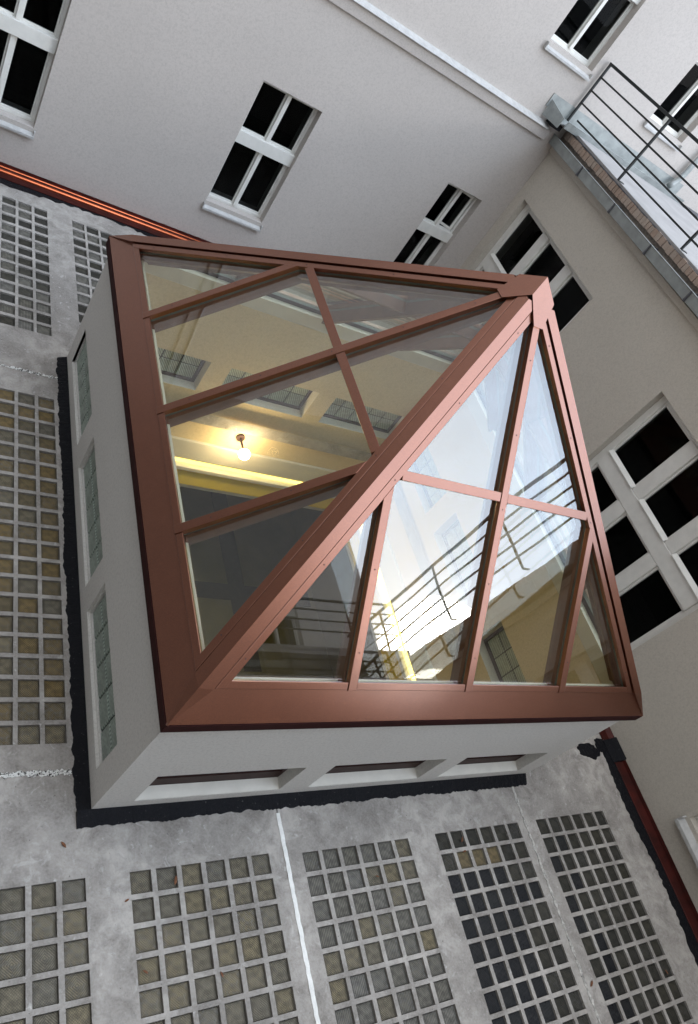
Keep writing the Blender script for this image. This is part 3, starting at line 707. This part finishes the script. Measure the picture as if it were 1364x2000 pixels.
yA = .066; MW = .031; CAP, HB0, HB1 = .062, .073, .121
for fi, F in enumerate(FACES):
    L, a = F.L, F.a; y0 = yA * L; y1 = y0 + .045; yh = .508 * L
    HX = (L / F.hl, a / F.hl)         # outward normal of the right hip line in (x, y)
    hc = a * L / F.hl
    hip = lambda poly, off: clip(clip(poly, HX[0], HX[1], hc - off), -HX[0], HX[1], hc - off)
    # eave apron: wide sheet from the drip edge up to the glazing
    ap = [(-a, 0), (a, 0), (F.hipx(y0), y0), (-F.hipx(y0), y0)]
    solid_mb = solid(F, [(x * (1 - .0004), y) for x, y in ap], -.03, -.004)
    obj('eave_apron', solid_mb, M['brown'], LT, bevel=.002)
    fa = MB(); o2 = -F.n; 
    outv = Vector((F.n.x, F.n.y, 0)).normalized()
    c0, c1 = F.c0, F.c1
    fa.prism([c0 + Vector((0, 0, -.085)), c1 + Vector((0, 0, -.085)), c1 - outv * .042 + Vector((0, 0, -.085)) - F.ux * .042, c0 - outv * .042 + Vector((0, 0, -.085)) + F.ux * .042],
             [c0 + Vector((0, 0, -.012)), c1 + Vector((0, 0, -.012)), c1 - outv * .045 + Vector((0, 0, -.012)) - F.ux * .045, c0 - outv * .045 + Vector((0, 0, -.012)) + F.ux * .045])
    obj('fascia', fa, M['fascia'], LT)
    # mullions
    mc = [-.462 * a, 0.0, .462 * a]
    yt = [min(yh + .03, (a - abs(x) - HB0 * F.hl / L) * L / a) for x in mc]; yt[1] = L - .30
    def mull(x, yb, yt_):
        poly = hip([(x - MW, yb), (x + MW, yb), (x + MW, yt_), (x - MW, yt_)], HB1 - .004 if x else HB0)
        m1 = solid(F, poly, -.022, .016)
        inner = hip([(x - MW + .006, yb), (x + MW - .006, yb), (x + MW - .006, yt_), (x - MW + .006, yt_)], HB1)
        o_ = obj('mullion', m1, M['brown'], LT, bevel=.003)
        obj('rafter', solid(F, inner, -.15, -.045), M['brown_in'], o_)
    for k, x in enumerate(mc): mull(x, y0 - .004, yh + .06 if k != 1 else L - .28)
    # transoms between the mullions at mid height
    for sgn in (-1, 1):
        xe = F.hipx(yh, HB1 - .004)
        po = hip([(sgn * (MW + .002), yh - MW), (sgn * xe, yh - MW), (sgn * xe, yh + MW), (sgn * (MW + .002), yh + MW)], HB1 - .006)
        o_ = obj('transom', solid(F, po, -.022, .012), M['brown'], LT, bevel=.003)
        po = hip([(sgn * MW, yh - MW + .006), (sgn * xe, yh - MW + .006), (sgn * xe, yh + MW - .006), (sgn * MW, yh + MW - .006)], HB1)
        obj('rafter', solid(F, po, -.13, -.045), M['brown_in'], o_)
    # base rails, one between each pair of mullions
    xb = F.hipx(y0, HB0); cuts = [-xb] + [v for x in mc for v in (x - MW - .002, x + MW + .002)] + [xb]
    for k in range(4):
        po = hip([(cuts[2 * k], y0), (cuts[2 * k + 1], y0), (cuts[2 * k + 1], y1), (cuts[2 * k], y1)], HB1 - .003)
        obj('base_rail', solid(F, po, -.02, .010), M['brown'], LT, bevel=.003)
    # bars along each hip
    for sgn in (-1, 1):
        def hp_pt(t, off):            # point along the hip at slope height t, offset inward
            return (sgn * F.hipx(t, off), t)
        po = [hp_pt(y0, HB0), hp_pt(y0, HB1), hp_pt(L - .27, HB1), hp_pt(L - .21, HB0)]
        obj('hip_bar', solid(F, po, -.022, .012), M['brown'], LT, bevel=.003)
        po = [hp_pt(y0 + .05, .0), hp_pt(y0 + .05, HB1 - .01), hp_pt(L - .3, HB1 - .01), hp_pt(L - .16, .0)]
        obj('hip_rafter', solid(F, po, -.16, -.05), M['brown_in'], LT)
    # panes
    big = [(-a, y1 - .012), (a, y1 - .012), (a, L), (-a, L)]
    gx = MW - .010
    bays = [[(-a, mc[0] - gx), (mc[0] + gx, -gx), (gx, mc[2] - gx), (mc[2] + gx, a)], [(-a, -gx), (gx, a)]]
    for row, lst in enumerate(bays):
        for x0, x1 in lst:
            p_ = [(x0, y1 - .012), (x1, y1 - .012), (x1, L), (x0, L)]
            p_ = clip(p_, 0, 1, yh - gx) if row == 0 else clip(p_, 0, -1, -(yh + gx))
            p_ = hip(p_, HB1 - .012)
            if len(p_) < 3: continue
            obj('glass_pane', solid(F, p_, -.050, -.026, mi=2, mtop=0, mbot=1), [M['pane_out'], M['pane_in'], M['pane_edge']], LT)

# screw heads on the front bars, too small to pick apart
sc_ = MB()
def screw(F, x, y, n):
    k = 6; rr_ = .0042
    lo = [F.p(x + rr_ * math.cos(2 * math.pi * i / k), y + rr_ * math.sin(2 * math.pi * i / k), n - .002) for i in range(k)]
    sc_.prism(lo, [p + F.n * .0045 for p in lo])
for F in FACES[:2]:
    for sgn in (-1, 1):
        y = .36
        while y < F.L - .35: screw(F, sgn * F.hipx(y, (HB0 + HB1) / 2), y, .012); y += .55
    for xf in (-.462, 0, .462):
        y = .42
        while y < (F.L - .45 if xf == 0 else .48 * F.L): screw(F, xf * F.a, y, .016); y += .5
obj('screw_heads', sc_, M['brown_dark'], LT, kind='stuff')
# hip caps: two folded sheets per hip, standing proud of the glass
for k in range(4):
    Fa, Fb = FACES[k], FACES[(k + 1) % 4]           # Fa's left hip (x<0) is Fb's right hip
    yb, ye = .012, .944
    def hpoint(F, sgn, t, off, n): return F.p(sgn * F.hipx(t * F.L, off), t * F.L, n)
    def ridge(t, n):
        base = Fa.c0.lerp(apex, t); nn = (Fa.n + Fb.n); nn = nn / nn.dot(Fa.n); return base + nn * n
    hi, lo = .024, .0
    A = lambda t: hpoint(Fa, -1, t, CAP, hi); B = lambda t: hpoint(Fb, 1, t, CAP, hi)
    A2 = lambda t: hpoint(Fa, -1, t, CAP, lo - .02); B2 = lambda t: hpoint(Fb, 1, t, CAP, lo - .02)
    t0 = yA + .0; mb = MB()
    # rise gently out of the apron corner
    s0 = [ridge(.002, -.003), hpoint(Fa, -1, .066, .0785, .002), hpoint(Fb, 1, .066, .0785, .002)]
    mb.prism([A2(t0), ridge(t0, -.02), ridge(ye, -.02), A2(ye)], [A(t0), ridge(t0, hi), ridge(ye, hi), A(ye)])
    mb.prism([ridge(t0, -.02), B2(t0), B2(ye), ridge(ye, -.02)], [ridge(t0, hi), B(t0), B(ye), ridge(ye, hi)])
    mb.prism([hpoint(Fa, -1, .0, .0, -.02), ridge(t0, -.021), hpoint(Fa, -1, t0, CAP, -.021)], [hpoint(Fa, -1, .0, .0, .0), ridge(t0, hi), A(t0)])
    mb.prism([hpoint(Fb, 1, .0, .0, -.02), hpoint(Fb, 1, t0, CAP, -.021), ridge(t0, -.021)], [hpoint(Fb, 1, .0, .0, .0), B(t0), ridge(t0, hi)])
    obj('hip_cap', mb, M['brown'], LT)
# apex cap: four-sided hood, its skirt pointed over each centre mullion
cp = MB(); hi = .030; top = apex + Vector((0, 0, .075))
for F in FACES:
    th_ = .955
    lf = [F.p(-F.hipx(th_ * F.L), th_ * F.L, hi), F.p(-.042, .895 * F.L, hi), F.p(.042, .895 * F.L, hi), F.p(F.hipx(th_ * F.L), th_ * F.L, hi)]
    lb = [p - F.n * .012 for p in lf]; nn = F.n
    nL = [q for q in FACES if q is not F]
    # true mitre at the hips
    def mitre(sgn):
        other = min((q for q in FACES if q is not F), key=lambda q: (q.mid - (F.c1 if sgn > 0 else F.c0)).length + (0 if q is not F else 99))
        base = (F.c1 if sgn > 0 else F.c0).lerp(apex, th_); v = F.n + other.n; v = v / v.dot(F.n); return base, v
    (b0, v0), (b1, v1) = mitre(-1), mitre(1)
    lf[0] = b0 + v0 * hi; lf[3] = b1 + v1 * hi; lb[0] = b0 + v0 * (hi - .012); lb[3] = b1 + v1 * (hi - .012)
    tp = apex + Vector((0, 0, hi / F.n.z)); tb = apex + Vector((0, 0, (hi - .012) / F.n.z))
    cp.prism([tb] + lb, [tp] + lf)
obj('apex_cap', cp, M['brown'], LT)
# inner core under the cap where the rafters meet
mb = MB(); k_ = .13
mb.prism([apex + Vector((x, y, -.42)) for x, y in ((-k_, -k_), (k_, -k_), (k_, k_), (-k_, k_))], [apex + Vector((x * .15, y * .15, -.06)) for x, y in ((-k_, -k_), (k_, -k_), (k_, k_), (-k_, k_))])
obj('rafter_hub', mb, M['brown_in'], LT)

# ------------------------------------------------------------------ the lit hall under the lantern
for nm, (fn, ln) in SIDES.items():
    full = nm in ('front', 'back'); a, b = (TH, ln - TH) if full else (TH + .08, ln - TH - .08)
    lo = (lambda v: v)
    mb = MB(); mb.box((a, TH - .001, -.75), (b, TH + .035, -.48), fn=fn); obj('cove_moulding', mb, M['offwhite'], LT, bevel=.01)
    mb = MB(); mb.box((a, TH + .001, -.835), (b, TH + .02, -.79), fn=fn); obj('cove_light', mb, M['cove'], LT)
    mb = MB(); mb.box((a, TH + .001, -.90), (b, TH + .075, -.845), fn=fn); obj('cove_shelf', mb, M['offwhite'], LT, bevel=.008)
    mb = MB(); mb.box((a, TH + .002, -1.17), (b, TH + .028, -.905), fn=fn); obj('cove_fascia', mb, M['yellow'], LT)
mb = MB()
for a, b in (((-2.5, -1.5, -1.25), (TH, 6.9, -1.17)), ((W - TH, -1.5, -1.25), (5.4, 6.9, -1.17)), ((TH, -1.5, -1.25), (W - TH, TH, -1.17)), ((TH, D - TH, -1.25), (W - TH, 6.9, -1.17))): mb.box(a, b)
obj('hall_ceiling', mb, M['offwhite'], kind='structure')
mb = MB(); mb.box((-2.6, -1.6, -4.3), (5.5, 7.0, -4.2)); hf = obj('hall_floor', mb, M['floor'], kind='structure')
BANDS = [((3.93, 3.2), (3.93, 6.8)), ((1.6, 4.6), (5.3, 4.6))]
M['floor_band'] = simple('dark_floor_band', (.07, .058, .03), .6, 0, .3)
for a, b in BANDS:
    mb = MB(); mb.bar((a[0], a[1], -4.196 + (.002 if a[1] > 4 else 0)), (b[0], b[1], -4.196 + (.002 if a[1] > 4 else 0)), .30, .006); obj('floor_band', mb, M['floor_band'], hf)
mb = MB()
for a, b in (((-2.6, -1.6, -4.2), (-2.5, 7.0, -1.2)), ((5.4, -1.6, -4.2), (5.5, 7.0, -1.2)), ((-2.5, -1.6, -4.2), (5.4, -1.5, -1.2)), ((-2.5, 6.9, -4.2), (5.4, 7.0, -1.2))): mb.box(a, b)
obj('hall_wall', mb, M['floor'], kind='structure')
lp = thing('wall_lamp', 'glowing round lamp on the cream inner wall seen through the left glass', 'lamp')
def sphere(c, r, nu=20, nv=12):
    mb = MB(); c = Vector(c)
    P_ = lambda i, j: c + Vector((math.sin(math.pi * j / nv) * math.cos(2 * math.pi * i / nu), math.sin(math.pi * j / nv) * math.sin(2 * math.pi * i / nu), math.cos(math.pi * j / nv))) * r
    for i in range(nu):
        for j in range(nv):
            q = [P_(i, j), P_(i + 1, j), P_(i + 1, j + 1), P_(i, j + 1)]
            if j == 0: q = [q[0], q[2], q[3]]
            elif j == nv - 1: q = q[:3]
            mb.poly(q)
    return mb
LX, LZ = 1.94, -.285
obj('lamp_globe', sphere((LX, D - TH - .26, LZ), .062), M['lamp'], lp, smooth=True)
mb = MB(); mb.tube([(LX, D - TH - .002, LZ), (LX, D - TH - .205, LZ)], .012, 10); mb.tube([(LX, D - TH - .001, LZ), (LX, D - TH - .03, LZ)], .05, 16); obj('lamp_bracket', mb, M['brown_dark'], lp)

# ------------------------------------------------------------------ gutters and seals at the wall feet
cg = thing('copper_gutter', 'shiny copper gutter with two bright beads along the foot of the tall wall', 'gutter')
def halfbead(y, z, r, n=9): return [(y + r * math.cos(math.pi * k / (n - 1)), z + r * math.sin(math.pi * k / (n - 1))) for k in range(n)]
sw = lambda u, a, b: (u, a, b)
mb = MB(); mb.sweep([(YA - .002, .001), (YA - .002, .045), (YA - .012, .045), (YA - .018, .025), (6.93, .012), (6.93, .001)], sw, -5.1, 5.4); obj('copper_sheet', mb, M['copper_red'], cg)
for y, r in ((7.150, .017), (7.060, .024)):
    mb = MB(); mb.sweep(halfbead(y, .014, r), sw, -5.1, 5.4); obj('bead', mb, M['copper'], cg, smooth=True)
def ragged(x0, x1, yin, y_out, amp, n, z=.006):
    mb = MB(); prev = None
    for i in range(n + 1):
        x = x0 + (x1 - x0) * i / n; yo = y_out + amp * (random.random() - .5) + amp * .8 * math.sin(x * 3.1)
        cur = ((x, yin), (x, yo))
        if prev: mb.prism([(*prev[0], -.001), (*cur[0], -.001), (*cur[1], -.001), (*prev[1], -.001)], [(*prev[0], z), (*cur[0], z), (*cur[1], z * .4), (*prev[1], z * .4)])
        prev = cur
    return mb
obj('bitumen_edge', ragged(-5.1, 5.4, 6.94, 6.87, .045, 240), M['bitumen'], cg)
cf = thing('copper_flashing', 'dark red copper flashing strip along the foot of the side wing wall', 'flashing')
sx = lambda u, a, b: (a, u, b)
mb = MB(); mb.sweep([(XB - .002, .001), (XB - .002, .065), (XB - .012, .065), (XB - .022, .035), (XB - .112, .010), (XB - .112, .001)], sx, -5.1, .04); obj('copper_sheet', mb, M['copper_red'], cf)
mb = MB(); mb.sweep([(XB - .116 + a, b + .009) for a, b in halfbead(0, 0, .007)], sx, -5.1, .35); obj('bead', mb, M['copper_red'], cf)
mb = MB(); prev = None
for i in range(200):
    y = -5.1 + 5.35 * i / 199; xo = XB - .245 + random.uniform(-.014, .014) + .022 * math.sin(y * 4.3) ; cur = ((XB - .118, y), (xo, y))
    if prev: mb.prism([(*prev[0], -.001), (*prev[1], -.001), (*cur[1], -.001), (*cur[0], -.001)], [(*prev[0], .008), (*prev[1], .003), (*cur[1], .003), (*cur[0], .008)])
    prev = cur
obj('bitumen_edge', mb, M['bitumen'], cf)
mb = MB(); mb.sweep([(XB - .001, .001), (XB - .001, .085), (XB - .02, .085), (XB - .06, .04), (XB - .148, .016), (XB - .148, .001)], sx, .042, .285); obj('bitumen_collar', mb, M['bitumen'], cf, bevel=.01)
mb = MB(); mb.sweep([(XB - .002, .001), (XB - .002, .06), (XB - .012, .06), (XB - .05, .02), (XB - .145, .010), (XB - .145, .001)], sx, .29, 6.9); obj('copper_sheet', mb, M['copper_red'], cf)
# smeared bitumen patch by the corner
def blob(cx_, cy_, rx_, ry_, n=46, amp=.22, z=.006, sq=1.0):
    mb = MB(); ph = [random.uniform(0, 6.28) for _ in range(5)]
    ring = []
    for k in range(n):
        a_ = 2 * math.pi * k / n; r_ = 1 + amp * (.5 * math.sin(2 * a_ + ph[0]) + .35 * math.sin(5 * a_ + ph[1]) + .25 * math.sin(9 * a_ + ph[2])) + random.uniform(-.05, .05)
        ring.append((cx_ + rx_ * r_ * math.cos(a_), cy_ + ry_ * r_ * math.sin(a_)))
    mb.prism([(x, y, -.001) for x, y in ring], [(cx_ + (x - cx_) * .93, cy_ + (y - cy_) * .93, z) for x, y in ring]); return mb
tag(obj('bitumen_patch', blob(5.11, .185, .17, .085), M['bitumen']), 'smeared black bitumen patch by the corner beside the copper flashing', 'bitumen patch')
tag(obj('bitumen_patch', blob(5.33, .24, .09, .07), M['bitumen']), 'small black bitumen smear touching the side wing flashing', 'bitumen patch')

def sealant(p, q, w, mat, label, amp=.35, n=110, z=.006, gaps=0.0):
    mb = MB(); p, q = Vector((*p, 0)), Vector((*q, 0)); d = (q - p).normalized(); s_ = Vector((-d.y, d.x, 0)); prev = None
    for i in range(n + 1):
        f = i / n; c = p.lerp(q, f) + s_ * (.25 * w * math.sin(f * 9 + 1)) * .3
        wl_ = w * (1 + amp * random.uniform(-1, 1)) / 2; wr_ = w * (1 + amp * random.uniform(-1, 1)) / 2
        cur = (c - s_ * wl_, c + s_ * wr_)
        if random.random() < gaps: cur = (c - s_ * .003, c + s_ * .003)
        if prev:
            zz = Vector((0, 0, z * random.uniform(.5, 1.1))); zb = Vector((0, 0, -.004))
            mb.prism([prev[0] + zb, cur[0] + zb, cur[1] + zb, prev[1] + zb], [prev[0] + zz, cur[0] + zz, cur[1] + zz, prev[1] + zz])
        prev = cur
    return tag(obj('joint_sealant', mb, mat), label, 'sealant strip')
sealant((1.3275, -.125), (1.3275, -5), .030, M['sealant'], 'clean white sealant strip running from the middle of the lantern front', .18, 130)
sealant((3.79, -.10), (3.79, -5), .026, M['sealant_old'], 'crumbling grey sealant in the joint between the two right block panels', .6, 160, .005, .08)
sealant((-1.17, .252), (-.10, .252), .030, M['sealant_flaky'], 'ragged white sealant strip left of the lantern near its front corner', .7, 70, .007, .06)
sealant((-1.17, 3.898), (-.085, 3.898), .026, M['sealant_flaky'], 'broken white sealant strip left of the lantern near its rear corner', .8, 70, .006, .25)

# dry leaves
def leaf(x, y, ang, s, label, red=False):
    mb = MB(); pts = [(0, 0, 0), (.3, .16, .10), (.65, .17, .14), (1, .02, .05), (.65, -.15, .12), (.3, -.16, .08)]
    lo = []; ca, sa = math.cos(ang), math.sin(ang)
    for px, py, pz in pts:
        lo.append((x + s * (px * ca - py * sa), y + s * (px * sa + py * ca), .003 + s * pz))
    mb.prism(lo, [(a_, b_, c_ + .0015) for a_, b_, c_ in lo])
    tag(obj('dry_leaf', mb, M['leaf']), label, 'leaf', 'dry leaves scattered on the courtyard slab')
leaf(-.15, -.205, 2.2, .05, 'small brown leaf on bare concrete below the lantern corner')
leaf(.175, -.55, .4, .035, 'tiny orange leaf between the two left block panels')
leaf(.50, -.50, 1.3, .06, 'thin brown leaf lying at the top row of the second block panel')
leaf(.284, -.944, 2.5, .04, 'brown leaf on a pale block at the left column of the second panel')
leaf(.74, -1.05, 1.9, .04, 'brown leaf between blocks low in the second panel')
leaf(2.975, -.50, 1.0, .05, 'reddish leaf on the first row of the black block panel')
leaf(2.955, -.575, .2, .04, 'orange leaf crumb just below the reddish leaf')
leaf(2.07, -.65, 2.8, .035, 'brown leaf on a grey ribbed block of the third panel')
leaf(3.83, -1.69, .7, .06, 'brown leaf beside the crumbling grey joint')
leaf(4.83, -1.79, 2.0, .045, 'brown leaf at the right edge of the last block panel')
